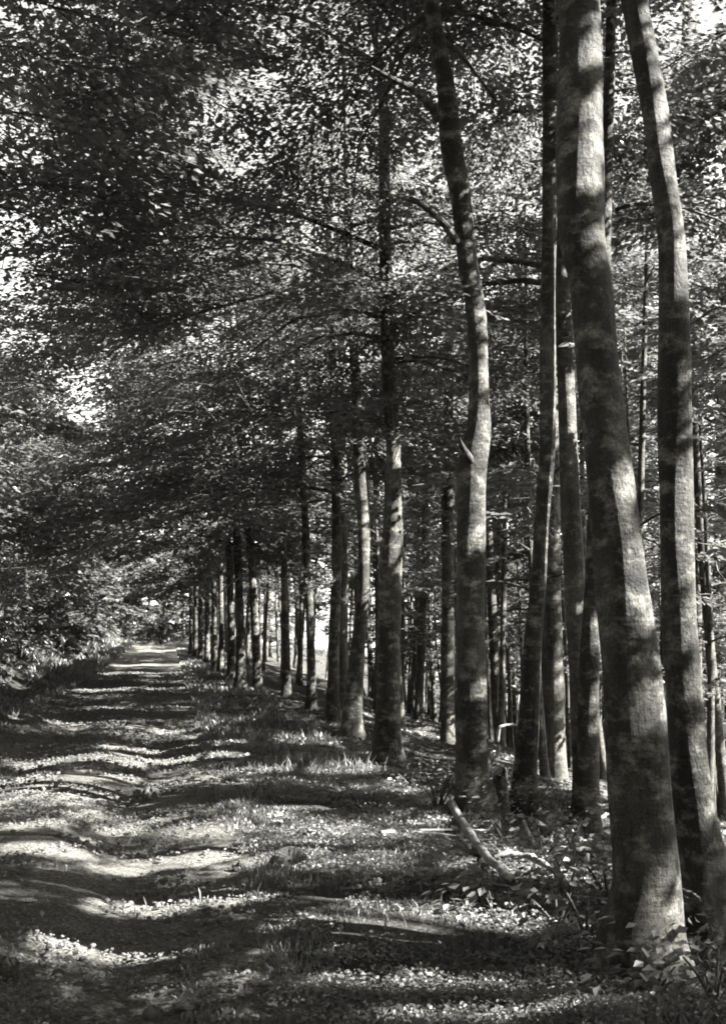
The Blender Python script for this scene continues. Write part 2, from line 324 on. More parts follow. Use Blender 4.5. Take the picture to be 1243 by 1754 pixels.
def crown_geo(g, rr, LB, L, N_leaf, leafL, spL=1.0, spW=.38, per=34, twigs=True, u0=.22, cull=True, amount=.72, thin=.03, tilt=.15, mat=0, tmat=1):
    ns = max(6, int(N_leaf / per)); nl = len(LB)
    li = rr.choice(nl, ns, p=L ** 1.3 / (L ** 1.3).sum()); u = u0 + (1 - u0) * rr.uniform(0, 1, ns) ** .8
    k = np.minimum((u * 5).astype(int), 4); f = (u * 5 - k)[:, None]
    A0 = LB[li, k]; A1 = LB[li, k + 1]; O = A0 + (A1 - A0) * f; d = A1 - A0; az = np.arctan2(d[:, 1], d[:, 0])
    sgn = rr.choice([-1, 1], ns); saz = az + sgn * rr.uniform(.25, 1.15, ns)
    off = rr.uniform(.0, .42, ns) * L[li] * (1.15 - u * .75)
    dv = np.stack([np.cos(saz), np.sin(saz), rr.normal(-.05, .12, ns)], 1)
    S = O + dv * off[:, None] + np.array([0, 0, 1]) * rr.normal(0, .10, ns)[:, None]
    sl = spL * rr.uniform(.6, 1.25, ns); sw = spW * rr.uniform(.7, 1.3, ns)
    n = per
    a = rr.uniform(.02, 1, (ns, n)); b = rr.uniform(-1, 1, (ns, n)) * np.sqrt(np.clip(np.sin(np.pi * (a * .86 + .1)), 0, 1))
    perp = np.stack([-np.sin(saz), np.cos(saz), rr.normal(0, .18, ns)], 1)
    C = S[:, None, :] + dv[:, None, :] * (a * sl[:, None])[..., None] + perp[:, None, :] * (b * sw[:, None])[..., None]
    C[..., 2] += -.22 * sl[:, None] * a ** 2 + rr.normal(0, thin, (ns, n))
    sid = np.sign(b)[..., None]
    ld = unit(dv[:, None, :] * .8 + perp[:, None, :] * sid * rr.uniform(.2, 1.1, (ns, n, 1)) + rr.normal(0, .18, (ns, n, 3)) + np.array([0, 0, -.12]))
    no = unit(np.array([0, 0, 1.]) + rr.normal(0, tilt, (ns, 1, 3)) + rr.normal(0, .22, (ns, n, 3)))
    no = unit(no - ld * (no * ld).sum(-1, keepdims=True))
    C, ld, no = C.reshape(-1, 3), ld.reshape(-1, 3), no.reshape(-1, 3)
    if cull and amount > .7 and SHADE is not None:   # the boughs stand thicker on the sun's way to the roadside trunks
        iu = np.clip(((C @ E1) / CELL).astype(int) + 800, 0, 1599); iv = np.clip(((C @ E2) / CELL).astype(int) + 800, 0, 1599); k = np.nonzero(SHADE[iu, iv] & (C[:, 2] > 2) & (to_st(C[:, 0], C[:, 1])[1] > 4))[0]
        k = np.repeat(k, 1); C = np.concatenate([C, C[k] + rr.normal(0, .13, (len(k), 3))]); ld = np.concatenate([ld, unit(ld[k] + rr.normal(0, .4, (len(k), 3)))]); no = np.concatenate([no, no[k]])
        no = unit(no - ld * (no * ld).sum(-1, keepdims=True))
    px_, py_, d_ = project(C); keep = ~((d_ > 0) & (d_ < 7.6) & (px_ > -80) & (px_ < 1320) & (py_ > -80) & (py_ < 1250))   # no boughs hang this close before the viewer
    if leafL < .085: keep[:] = True
    if cull: keep &= ~(fleck_mask(C) | beam_mask(C, leafL * .35) | thin_mask(C, amount))
    C, ld, no = C[keep], ld[keep], no[keep]
    LL = leafL * rr.uniform(.65, 1.2, len(C))
    if len(C): g.add(*leaf_quads(C, ld, no, LL, LL * .62), mat)
    if twigs:
        tip = S + dv * sl[:, None] * .85; tip[:, 2] -= .16 * sl
        mid = (S + tip) / 2; mid[:, 2] += .03
        kt = ~(fleck_mask(mid) | beam_mask(mid) | thin_mask(mid, amount)) if cull else np.ones(ns, bool)
        T = np.stack([O, S, mid, tip], 1)[kt]
        if len(T): g.add(*tubes(T, np.broadcast_to(np.array([.007, .005, .004, .002]) * (leafL / .09) ** .5, (len(T), 4)), 3), tmat)
    return len(C)
def tree_root(name, base, label, group=None, cat='tree'):
    r = link(name, None, None, base); r.empty_display_size = .3
    return tag(r, label, cat, group)
def part(name, g, mats, root, smooth=True):
    return link(name, g.mesh(name, mats, smooth, root.location), root)
LEFT_AZ = math.atan2(-SA, -CA)                # towards the road from the right-hand row
NLEAF = 0

# the roadside row: (label, path of (x, y, width) in the photograph from the foot up, lit stretches (y0, y1, x offset in widths), sides, crown z0, depth nudge)
ROW = [
 ('thick mottled beech trunk at the roadside nearest the viewer, leaning left with a sunlit foot',
  [(1098,1672,132),(1098,1600,126),(1106,1500,112),(1092,1300,104),(1075,1100,92),(1053,900,80),(1030,700,76),(1013,500,75),(994,400,79),(993,300,80),(993,100,70),(990,-60,64)],
  [(1,1495,1555,.25),(1,1625,1670,.25),(1,800,845,.3),(1,1190,1225,.36),(1,415,450,.25),(1,190,212,.3),(1,255,312,.3),(1,35,100,.25)], 26, 9.2),
 ('second thick beech from the front, beside the leaning trunk, its bark bright at mid height',
  [(1212,1590,98),(1207,1500,80),(1194,1420,70),(1178,1300,65),(1165,1100,62),(1158,900,55),(1155,700,55),(1152,500,50),(1149,400,47),(1134,300,46),(1122,200,45),(1105,100,44),(1085,0,41),(1070,-80,38)],
  [(1,665,735,.32),(1,1040,1085,.36),(1,180,290,.3),(1,380,500,.36),(1,790,860,.3),(1,1150,1180,.35)], 20, 9.4),
 ('slim dark beech directly behind the second thick trunk, leaning across its right side',
  [(1196,1385,36),(1192,1100,32),(1186,850,29),(1190,640,28),(1186,480,27),(1178,350,26),(1175,150,24),(1182,0,22)], [], 12, 10.0),
 ('dark slender beech at the right edge of the wood with one white sunlit foot',
  [(1224,1370,34),(1226,1250,26),(1229,1100,23),(1232,900,21),(1236,700,20),(1240,400,18)], [(1,1315,1375,.0)], 12, 9.0),
 ('grey beech half hidden behind the left side of the thick leaning trunk',
  [(1005,1425,44),(1006,1300,36),(1010,1100,34),(1016,950,26),(1026,700,24),(1035,400,22)], [(1,1060,1100,.3),(1,1180,1240,.3)], 12, 8.8),
 ('straight beech with a long white streak at mid height, left of the leaning trunk',
  [(897,1395,46),(904,1250,34),(912,1100,31),(921,1000,28),(927,900,26),(936,780,26),(938,700,26),(937,600,27),(939,450,26),(942,250,26),(940,50,24),(939,-60,22)],
  [(1,815,990,.15),(1,690,720,.3),(1,440,480,.3),(1,575,610,.3),(1,1140,1180,.3)], 14, 8.4),
 ('dark beech with a swollen shoulder and two bare limbs reaching left',
  [(812,1392,64),(808,1250,54),(806,1050,50),(806,900,48),(808,800,50),(818,740,44),(820,680,36),(816,550,35),(801,450,33),(790,350,33),(773,250,38),(763,150,33),(746,50,28),(735,-60,24)],
  [(1,800,850,.3),(1,880,935,.3),(1,640,660,.3)], 16, 7.6),
 ('grey beech with a spreading root foot, next right of the brightly lit stem',
  [(664,1312,50),(664,1200,42),(668,1000,40),(672,900,34),(674,800,27),(669,700,25),(664,600,23),(660,450,23),(658,340,20),(655,150,17)],
  [(1,740,800,.25),(1,850,930,.25),(1,1270,1300,.2)], 14, 5.4),
 ('slim beech lit white along its lower stem, right of a close dark neighbour',
  [(602,1262,34),(606,1180,28),(616,1080,24),(623,1000,20),(622,900,20),(615,800,19),(611,700,18),(604,560,15),(596,400,13)],
  [(1,1225,1265,.1),(1,985,1065,.05),(1,690,760,.1),(1,840,940,.1),(1,780,820,.1)], 12, 4.4),
 ('dark beech close beside the left of the brightly lit stem',
  [(570,1236,24),(572,1100,20),(577,950,18),(575,850,16),(570,650,14),(563,400,11)], [], 10, 3.8),
 ('thin beech with a pale right side, left of the pair of dark stems',
  [(534,1218,20),(532,1100,15),(527,980,14),(522,880,13),(516,780,12),(508,600,10)], [(1,1150,1210,.2),(1,1020,1050,.3)], 10, 4.0),
 ('thin dark beech standing alone before the bright gap in the roadside row',
  [(490,1194,20),(490,1100,14),(487,980,11),(484,870,10),(478,700,9)], [(1,1165,1185,.2)], 10, 3.8),
 ('dark beech bending left near the top, right stem of the twin trunks down the row',
  [(441,1184,22),(438,1100,15),(433,1000,13),(427,930,12),(418,850,11),(408,720,9)], [(1,1155,1175,.2)], 10, 3.8),
 ('straight dark beech with a flared foot, left stem of the twin trunks down the row',
  [(412,1180,24),(412,1100,16),(409,1000,14),(406,920,13),(402,820,11),(396,700,9)], [(1,1150,1175,.25),(1,1110,1130,.25)], 10, 3.8),
 ('beech two thirds down the row, pale on the side away from the road',
  [(396,1164,19),(396,1080,13),(394,1000,12),(390,900,10),(384,760,8)], [(1,1040,1070,.2),(1,1135,1158,.2)], 8, 4.2),
 ('thin beech far down the row, just left of a pale sided trunk',
  [(378,1152,14),(379,1080,9),(378,1000,8),(376,900,7)], [(1,1110,1145,.1)], 8, 4.0),
 ('fifth trunk from the far end of the roadside row',
  [(366,1146,13),(367,1080,9),(366,1000,8),(362,900,7)], [(1,1060,1085,.1)], 8, 4.0),
 ('fourth trunk from the far end of the roadside row',
  [(354,1138,12),(355,1080,9),(354,1000,8),(350,900,6)], [(1,1090,1125,.1)], 8, 4.0),
 ('third trunk from the far end of the roadside row',
  [(343,1131,11),(344,1080,8),(343,1000,7),(341,900,6)], [], 8, 3.8),
 ('second trunk from the far end of the roadside row, lit white',
  [(334,1127,10),(335,1080,7),(334,1000,6),(333,900,5)], [(1,1045,1110,.0)], 8, 3.6),
 ('last trunk at the far end of the roadside row',
  [(326,1122,9),(327,1080,6),(326,1000,5),(325,900,5)], [], 8, 3.5),
]
row_info = []
for label, path, lits, sides, cz in ROW:
    b = ground_at(path[0][0], path[0][1]); y = b[1]; pts, rds = [], []
    for px, py, wpx in path:
        q = on_plane(px, py, y); pts.append(q); rds.append(wpx / 2 / F * depth(q))
    pts[0] = b.copy()
    rds[0] = rds[1] * 1.04                       # the flare widens the foot itself
    row_info.append((label, pts, rds, sides, cz))
    xs = [p[0] for p in path][::-1]; ys = [p[1] for p in path][::-1]; ws = [p[2] for p in path][::-1]
    for _, y0, y1, off in lits:
        wm = float(np.interp((y0 + y1) / 2, ys, ws)); npt = max(1, int((y1 - y0) / (wm * .55)))
        for k in range(npt):
            yy = y0 + (y1 - y0) * (k + .5) / npt; q = on_plane(float(np.interp(yy, ys, xs)) + off * wm, yy, y)
            tr = wm / 2 / F * depth(q); q[1] -= .45 * tr
            BEAMS.append((q, max(.045, .5 * tr, (y1 - y0) / npt * .6 / F * depth(q))))
SHADE = np.zeros((1600, 1600), bool)
for label, pts, rds, sides, cz in row_info[:13]:
    C = catmull(np.column_stack([pts, rds]), 120)
    for p in C:
        iu, iv = int(p[:3] @ E1 / CELL) + 800, int(p[:3] @ E2 / CELL) + 800; rr_ = int(math.ceil((p[3] + .06) / CELL)); SHADE[iu - rr_:iu + rr_ + 1, iv - 1:iv + 2] = True
BOUGHS = [[(-60,60),(60,100),(170,120),(270,110)], [(-60,180),(40,190),(130,215),(220,225)], [(-80,-40),(80,10),(220,40),(330,70)], [(-60,270),(60,310),(140,330),(210,350)],
          [(-140,280),(40,350),(180,440),(230,470)], [(-50,-150),(120,-60),(280,-20),(380,20)], [(-120,90),(120,180),(260,280),(290,330)], [(-150,380),(60,450),(210,520),(250,540)], [(-60,-120),(240,80),(360,170),(400,190)]]
for k, bo in enumerate(BOUGHS):
    q = catmull(np.array([on_plane(a, b_, 8.2 + .45 * k + .3 * j) for j, (a, b_) in enumerate(bo)]), 14)
    for p in q:
        iu, iv = int(p @ E1 / CELL) + 800, int(p @ E2 / CELL) + 800; SHADE[iu - 3:iu + 4, iv - 3:iv + 4] = True
placed = []
for i, (label, pts, rds, sides, cz) in enumerate(row_info):
    rr = rng_of(100 + i); base = pts[0]; dist = float(np.hypot(base[0], base[1]))
    root = tree_root('beech_tree', base, label, 'beech trees in the row along the road')
    placed.append((base[0], base[1]))
    H = 15.0 + rr.normal(0, .8); topz = pts[-1][2]; dv = (pts[-1] - pts[-2]); dv = dv / max(dv[2], .1)
    P = [base - np.array([0, 0, .25])] + list(pts); R = [rds[0]] + list(rds)
    for kk in (1, 2, 3):
        f = kk / 3; z = topz + (base[2] + H - topz) * f
        lean = np.clip(dv[:2], -.12, .12) * .5
        P.append(np.array([pts[-1][0] + lean[0] * (z - topz) + rr.normal(0, .1), pts[-1][1] + lean[1] * (z - topz) + rr.normal(0, .1), z])); R.append(rds[-1] * (1 - .85 * f))
    g = Geo(); n = 90 if sides > 18 else (60 if sides > 11 else 34)
    PP, RR = trunk_geo(g, np.array(P), np.array(R), n, sides, 300 + i, .45 if i == 0 else (.75 if sides > 11 else .6))
    z0 = base[2] + cz
    nl = 26 if dist < 9 else 30
    LB, L, r0 = limbs_of(rr, PP, RR, z0, base[2] + H - .4, nl, 3.8, LEFT_AZ, .12 if dist < 9 else (.4 if i < 7 else .6), .30, .38, 1.3 if i > 6 else 1.1)
    V, Q = tubes(LB, r0[:, None] * np.array([1, .75, .52, .32, .16, .05])[None, :], 6); g.add(V, Q, 0)
    part('trunk', g, [M_BARK], root)
    leafL = float(np.clip(dist * .0058, .09, .34))
    area = 70.0 if i < 4 else (175.0 if i < 9 else 165.0)
    g = Geo(); NLEAF += crown_geo(g, rr, LB, L, area / (.31 * leafL ** 2), leafL, 1.35 + dist * .007, .40 + dist * .003, 80, dist < 45, amount=.4)
    if i == 8:   # leafy twigs at mid height
        for px, py in ((625, 985), (640, 978), (606, 985), (596, 990)):
            q = on_plane(px, py, base[1] - .25); LBx = np.array([[q + np.array([.12 * k * (1 if px > 610 else -1), -.05 * k, .02 * k]) for k in range(6)]])
            NLEAF += crown_geo(g, rr, LBx, np.array([.6]), 90, .09, .5, .2, 30, True, cull=False)
            BEAMS.append((q, .3))
    part('crown', g, [M_LEAF, M_TWIG], root, False)
    if i == 6:   # bare limbs reaching left
        for pl in ([(752,205,20),(735,178,15),(700,150,12),(668,133,9),(636,114,4)], [(780,415,18),(762,385,14),(722,350,11),(690,338,9),(664,329,4)], [(806,790,16),(795,772,12),(789,758,6),(786,748,3)]):
            q = np.array([on_plane(a, b_, base[1] - .1 - .12 * k) for k, (a, b_, c) in enumerate(pl)]); rw = np.array([c / 2 / F * depth(base) for a, b_, c in pl])
            gb = Geo(); C = catmull(np.column_stack([q, rw]), 14); gb.add(*tubes(C[None, :, :3], C[None, :, 3], 8)); part('branch', gb, [M_BARK], root)
    if i in (12, 13, 8):
        pl = {12: [(500,960,5),(482,972,4),(472,978,2)], 13: [(418,985,5),(395,1000,4),(375,1018,2)], 8: [(612,718,6),(592,705,5),(575,692,3)]}[i]
        q = np.array([on_plane(a, b_, base[1] - .1) for a, b_, c in pl]); q = catmull(q, 8); gb = Geo()
        gb.add(*tubes(q[None], np.linspace(pl[0][2], pl[-1][2], 8)[None] / 2 / F * depth(base), 5)); part('branch', gb, [M_DEAD], root)

# ------------------------------------------------------------------ the wood on the slope to the right
def copy_tree(root, loc, rz, sc, label, group):
    r = root.copy(); scn.collection.objects.link(r); r.location = loc; r.rotation_euler = (0, 0, rz); r.scale = (sc, sc, sc)
    r['label'] = label; r['group'] = group
    for ch in root.children:
        c = ch.copy(); scn.collection.objects.link(c); c.parent = r; c.matrix_parent_inverse = ch.matrix_parent_inverse
    return r
def simple_tree(name, base, H, r, seed, label, group, z0, reach, area, leafL, nl=16, sides=8, per=34, twigs=False, bias_az=None, bias=0., lean=.03, spL=1.1, spW=.42, rise=.3, droop=.3, low=.9, leafmat=None, cull=True, barkmat=None, amount=.78):
    global NLEAF
    rr = rng_of(seed); base = np.asarray(base, float)
    root = tree_root(name, base, label, group)
    zz = np.array([-.25, 0, .5, 1.5, 3, 5, 8, 11.5]) / 11.5 * H; zz[0] = -.25; zz[1] = 0
    lx, ly = rr.normal(0, lean, 2); cx, cy_ = rr.normal(0, .25, 2)
    P = np.column_stack([base[0] + lx * zz + cx * np.sin(zz / H * 4) * .5, base[1] + ly * zz + cy_ * np.sin(zz / H * 4) * .5, base[2] + zz])
    P[:2, :2] = base[:2]
    R = r * np.array([1.1, 1.05, 1, .95, .86, .72, .46, .08])
    g = Geo(); PP, RR = trunk_geo(g, P, R, 22, sides, seed + 7, .45)
    LB, L, r0 = limbs_of(rr, PP, RR, base[2] + z0, base[2] + H - .3, nl, reach, bias_az, bias, rise, droop, low)
    g.add(*tubes(LB, r0[:, None] * np.linspace(1, .2, 6)[None, :], 4))
    part('trunk', g, [barkmat or M_BARK2], root)
    g = Geo(); NLEAF += crown_geo(g, rr, LB, L, area / (.31 * leafL ** 2), leafL, spL, spW, per, twigs, cull=cull, amount=amount)
    part('crown', g, [leafmat or M_LEAF, M_TWIG], root, False)
    return root
rr = rng_of(5); cnt = 0; sp = 3.5
def free(x, y, dmin): return all((x - a) ** 2 + (y - b) ** 2 > dmin * dmin for a, b in placed)
GR = 'crowded beeches of the wood on the slope'
LR = ('slim beech in the crowded wood on the slope right of the roadside row',)
def in_beam(x, y, z, r_, top):
    """would a trunk here stand between the sun and a sunlit stretch of a roadside trunk"""
    for q, rb in BEAMS:
        k = ((x - q[0]) * SUN[0] + (y - q[1]) * SUN[1]) / (SUN[0] ** 2 + SUN[1] ** 2)
        if k > .5 and math.hypot(x - q[0] - k * SUN[0], y - q[1] - k * SUN[1]) < rb + r_ and q[2] + k * SUN[2] < z + top: return True
    return False
for s in np.arange(-15, 86, sp):
    for t in np.arange(5.2, 25, sp):
        for tries in range(14):
            s_, t_ = s + rr.uniform(-1.6, 1.6), t + rr.uniform(-1.6, 1.6); x, y = to_xy(s_, t_); z = float(height(x, y)); seed = int(rr.integers(1e6))
            px, py, d = project(np.array([[x, y, z + 1.5]])); px, d = px[0], d[0]
            infr = d > 0 and 560 < px < 1290
            good = not (infr and d < 12.5) and free(x, y, 1.2) and not in_beam(x, y, z, .22, 14)
            if good: break
        if not good: continue
        placed.append((x, y)); dist = math.hypot(x, y)
        leafL = float(np.clip(dist * .0055, .10, .36)) if infr else .14
        H = rr.uniform(15, 17.5) + .12 * (t_ - 5); r_ = rr.uniform(.07, .16)
        z0 = rr.choice([3.5, 4.5, 5.5, 6.5])
        simple_tree('forest_beech', (x, y, z), H, r_, seed, LR[0], GR, z0, 2.8, 66, leafL, 20, 8 if dist < 30 else 6, 60, infr and dist < 30)
        cnt += 1
print('wood trees', cnt, 'leaves', NLEAF)

GS = 'young saplings under the wood'; LS = 'young leafy beech sapling growing between the trunks of the wood'; saps = []
for k in range(700):
    s, t = rr.uniform(9, 60), rr.uniform(4.2, 26); x, y = to_xy(s, t); z = float(height(x, y)); px, py, d = project(np.array([[x, y, z + 1]]))
    if d[0] < 13 or not 560 < px[0] < 1270 or not free(x, y, .7): continue
    if any(abs((x - q[0]) * SUN[1] - (y - q[1]) * SUN[0]) < 1.9 and (x - q[0]) * SUN[0] + (y - q[1]) * SUN[1] > -1 and q[2] - z + .78 * math.hypot(x - q[0], y - q[1]) < 9 for q, r_ in BEAMS): continue
    placed.append((x, y))
    if len(saps) < 6: saps.append(simple_tree('beech_sapling', (x, y, z), rr.uniform(5, 12), rr.uniform(.03, .06), 8800 + k, LS, GS, 1.5, 1.3, 7, .13, 12, 5, 26, False, lean=.05, spL=.7, spW=.3, cull=False))
    else: copy_tree(saps[int(rr.integers(6))], (x, y, z), rr.uniform(0, 6.28), rr.uniform(.75, 1.3), LS, GS); nsap = k
    if len([1 for o in scn.objects if o.name.startswith('beech_sapling')]) >= 110: break
# shared-mesh trees deeper in the wood, at the far end, and bare thin stems between
deep = []
GD = 'distant beeches deep in the wood'
LD = 'distant thin stemmed beech deep in the wood, seen through gaps between nearer trunks'
spots = []
for s in np.arange(8, 105, 4.6):
    for t in np.arange(26, 58, 4.8):
        s_, t_ = s + rr.uniform(-2, 2), t + rr.uniform(-2, 2); x, y = to_xy(s_, t_)
        px, py, d = project(np.array([[x, y, 0.]]))
        if d[0] < 8 or not 560 < px[0] < 1330: continue
        spots.append((x, y))
for x, y in spots:
    z = float(height(x, y))
    if len(deep) < 5:
        deep.append(simple_tree('distant_beech', (x, y, z), rr.uniform(13, 16), rr.uniform(.08, .14), 9000 + len(deep), LD, GD, 3.5, 2.6, 17, .28, 18, 6, 30, False, cull=False))
    else:
        src = deep[int(rr.integers(len(deep)))]
        copy_tree(src, (x, y, z), rr.uniform(0, 6.28), rr.uniform(.85, 1.15), LD, GD)
print('deep', len(spots))
GP = 'thin dark stems packed in the wood'; LP = 'thin dark beech stem packed among thicker trunks in the wood'; npole = 0
for k in range(1500):
    s, t = rr.uniform(13, 62), rr.uniform(5, 25); x, y = to_xy(s, t); z = float(height(x, y)); px, py, d = project(np.array([[x, y, z + 2]]))
    if d[0] < 15 or not 600 < px[0] < 1235 or not free(x, y, .8) or in_beam(x, y, z, .12, 13): continue
    placed.append((x, y)); copy_tree(deep[int(rr.integers(len(deep)))], (x, y, z), rr.uniform(0, 6.28), rr.uniform(.55, .85), LP, GP); npole += 1
    if npole >= 105: break
x, y = to_xy(30, 16.4); simple_tree('forest_beech', (x, y, float(height(x, y))), 20, .13, 4242, LR[0], GR, 3.0, 3.2, 90, .17, 22, 8, 50)
x, y = to_xy(24, 12.6); simple_tree('forest_beech', (x, y, float(height(x, y))), 18, .11, 4243, LR[0], GR, 3.0, 3.0, 80, .15, 22, 8, 50)
end_src = []
GE = 'trees closing the view at the end of the road'; LE = 'leafy tree closing the view where the road disappears'
for k, (s, t) in enumerate([(85, -.4), (89, 2.2), (87, -3.2), (92, 4.8), (94, -1.5), (98, 1.5), (93, -6), (97, -9.5), (104, 5), (106, -4), (92, 8), (90, .8), (96, -4), (100, -.5), (102, 3), (110, 1), (108, -8), (100, -13), (110, -12), (97, 7), (104, 10), (91, -8), (114, -3), (112, 6), (118, 0), (119, -6), (117, 4), (121, -11), (120, 9), (116, -15), (109, 13)]):
    x, y = to_xy(s, t); z = float(height(x, y))
    if k < 3: end_src.append(simple_tree('end_tree', (x, y, z), 11 + k, .12, 7700 + k, LE, GE, .3, 2.8, 120, .33, 30, 6, 30, False, cull=False))
    else: copy_tree(end_src[k % 3], (x, y, z), k * 1.3, 1.0 + .1 * (k % 3) + (.25 if k > 23 else 0), LE, GE)

# the wood goes on behind the viewer and roofs the road there
GB = 'beeches along the road behind the viewer'; LB_ = 'tall beech out of view beside or behind the viewer'; back = []
for k, (s, t) in enumerate([(-2.5, 3.2), (-1.5, -5.2), (-6, -4.6), (-7, 3.0), (-10.5, -5), (-16, -4.8), (-20, 3.4), (-21, -5), (-5, -9), (-11, -9.5), (-18, -9), (-26, 2), (-27, -3), (-24, 7), (-25, -9), (-31, 0), (-32, 5), (-31, -6), (2, -8), (6, -9.5), (10.5, -8.5)]):
    x, y = to_xy(s, t); z = float(height(x, y))
    if len(back) < 4: back.append(simple_tree('roadside_beech', (x, y, z), 15, .15, 7900 + k, LB_, GB, 2.5, 4.8, 130, .2, 30, 8, 36, False, cull=True, amount=0.))
    else: copy_tree(back[k % 4], (x, y, z), k * 1.7, 1.0, LB_, GB)
for k, (s, t) in enumerate([(-2, -5.0), (1.5, -6.5), (4.5, -5.4), (8, -7.0), (11, -9.5), (14, -12), (.5, 2.6)]):  # extra beeches added out of view to close the sky and deepen the shade
    x, y = to_xy(s, t); z = float(height(x, y))
    simple_tree('roadside_beech', (x, y, z), 16 - (1.2 if t < 0 else 0), .16, 7960 + k, LB_, GB, 8.0 if t < 0 else 10.0, 4.4, 130, .17, 28, 8, 36, False, None if t < 0 else LEFT_AZ, .25, cull=True, amount=0.)
# left bank
GL = 'trees on the bank left of the road'
LLa = 'leafy beech rising from the bank on the left of the road'
for s in np.arange(10, 84, 3.8):
    for t in (-5.2, -9.0, -13.5):
        s_, t_ = s + rr.uniform(-1.4, 1.4), t + rr.uniform(-1.0, 1.0); x, y = to_xy(s_, t_); z = float(height(x, y)); seed = int(rr.integers(1e6))
        px, py, d = project(np.array([[x, y, z + 5]]))
        if px[0] < -330: continue
        dist = math.hypot(x, y); leafL = float(np.clip(dist * .0058, .11, .36))
        H = (7.0 + .07 * s + rr.uniform(-1.2, 1.0)) * (1.0 if t > -7 else .95)
        simple_tree('bank_beech', (x, y, z), H, rr.uniform(.05, .10), seed, LLa, GL, 1.0, 2.4, 105, leafL, 20, 6, 34, False, LEFT_AZ + math.pi, .12, low=1.0, amount=.12)
# the tall beech just outside the frame whose boughs hang into the upper left
x, y = to_xy(6.5, -4.6); z = float(height(x, y)); rl = rng_of(77)
root = tree_root('overhanging_beech', np.array([x, y, z]), 'beech beside the road whose dark boughs hang across the upper left against the white sky')
P = np.array([[x, y, z - .25], [x, y, z], [x + .1, y, z + 3], [x + .3, y + .2, z + 6], [x + .5, y + .3, z + 9], [x + .6, y + .4, z + 13]]); R = np.array([.22, .2, .18, .15, .11, .02])
g = Geo(); PP, RR = trunk_geo(g, P, R, 40, 12, 5, .5)
lbs = []
for k, bo in enumerate(BOUGHS):
    yd = 8.2 + .45 * k; q = [PP[np.argmin(abs(PP[:, 2] - (z + 4 + .7 * k)))]] + [on_plane(a, b_, yd + .3 * j) for j, (a, b_) in enumerate(bo)]
    lbs.append(catmull(np.array(q), 6))
lbs = np.array(lbs); g.add(*tubes(lbs, np.broadcast_to(np.linspace(.013, .003, 6), (len(lbs), 6)), 6)); part('trunk', g, [M_BARK], root)
g = Geo(); NLEAF += crown_geo(g, rl, lbs, np.full(len(lbs), 2.6), 9000, .10, .7, .32, 30, True, u0=.15, cull=True, thin=.06, tilt=.3, amount=0.)
part('crown', g, [M_LEAF, M_TWIG], root, False)

# ------------------------------------------------------------------ ground, road
def sheet(S, T, hf):
    SS, TT = np.meshgrid(S, T, indexing='ij'); X, Y = to_xy(SS, TT); Z = hf(SS, TT, X, Y)
    V = np.stack([X, Y, Z], -1).reshape(-1, 3); n = len(T); i = np.arange(len(S) - 1)[:, None] * n; j = np.arange(n - 1)[None, :]
    return V, np.stack([i + j, i + j + n, i + j + n + 1, i + j + 1], -1).reshape(-1, 4)
Sg = np.concatenate([[-600, -200, -60, -20], np.arange(-8, 2, .5), np.arange(2, 14, .09), np.arange(14, 40, .25), np.arange(40, 110, .8), np.geomspace(112, 2500, 30)])
Tg = np.concatenate([-np.geomspace(2000, 20, 22), np.arange(-18, -5, .6), np.arange(-5, 5.5, .1), np.arange(5.5, 30, .5), np.geomspace(31, 2000, 25)])
def hg(S, T, X, Y):
    edge = .16 * (vnoise(S * 1.3, T * 0 + 1, 31) - .5) + .10 * (vnoise(S * 4, T * 0 + 2, 32) - .5)
    inside = sst(ROAD_L + edge - .02, ROAD_L + edge + .22, T) * sst(ROAD_R + edge + .02, ROAD_R + edge - .22, T) * sst(88, 84, S) * sst(-9, -7, S)
    return height(X, Y) - .07 * inside
g = Geo(); g.add(*sheet(Sg, Tg, hg)); tag(link('ground', g.mesh('ground', [M_GROUND])), kind='structure')
Sr = np.concatenate([np.arange(-6, 2, .4), np.arange(2, 16, .07), np.arange(16, 40, .16), np.arange(40, 84, .5)]); Tr = np.linspace(ROAD_L - .15, ROAD_R + .15, 60)
def hr(S, T, X, Y): return height(X, Y) - .02 - .03 * (sst(.12, .0, T - Tr[0]) + sst(.12, 0, Tr[-1] - T)) + .012 * (vnoise(S * 16, T * 16, 41) - .5)
g = Geo(); g.add(*sheet(Sr, Tr, hr)); tag(link('road', g.mesh('road', [M_ROAD])), kind='structure')

# ------------------------------------------------------------------ ground cover (uncountable)
rr = rng_of(8)
def scatter(n, s0, s1, t0, t1, pw=1.6):
    u = rr.uniform(0, 1, n); s = s0 * (s1 / s0) ** (u ** (1 / pw) if pw != 1 else u); t = rr.uniform(t0, t1, n); return s, t
def blades(n, s, t, hgt, lean=.5):
    x, y = to_xy(s, t); z = height(x, y); a = rr.uniform(0, 6.28, n); wv = np.stack([np.cos(a), np.sin(a), 0 * a], 1)
    b = np.stack([x, y, z - .012], 1); d = rr.uniform(0, 6.28, n); lv = np.stack([np.cos(d), np.sin(d), 0 * d], 1) * (hgt * rr.uniform(.1, lean * 2, n))[:, None]
    wd = (.0017 + .00045 * np.hypot(x, y)) * rr.uniform(.7, 1.4, n)
    m = b + lv * .35 + np.array([0, 0, 1]) * (hgt * .6)[:, None]; tp = b + lv + np.array([0, 0, 1]) * (hgt * .97)[:, None]
    W_ = wv * wd[:, None]
    V = np.stack([b - W_, b + W_, m + W_ * .8, m - W_ * .8, tp + W_ * .15, tp - W_ * .15], 1).reshape(-1, 3); k = np.arange(n)[:, None] * 6
    return V, np.concatenate([k + np.array([[0, 1, 2, 3]]), k + np.array([[3, 2, 4, 5]])])
g = Geo()
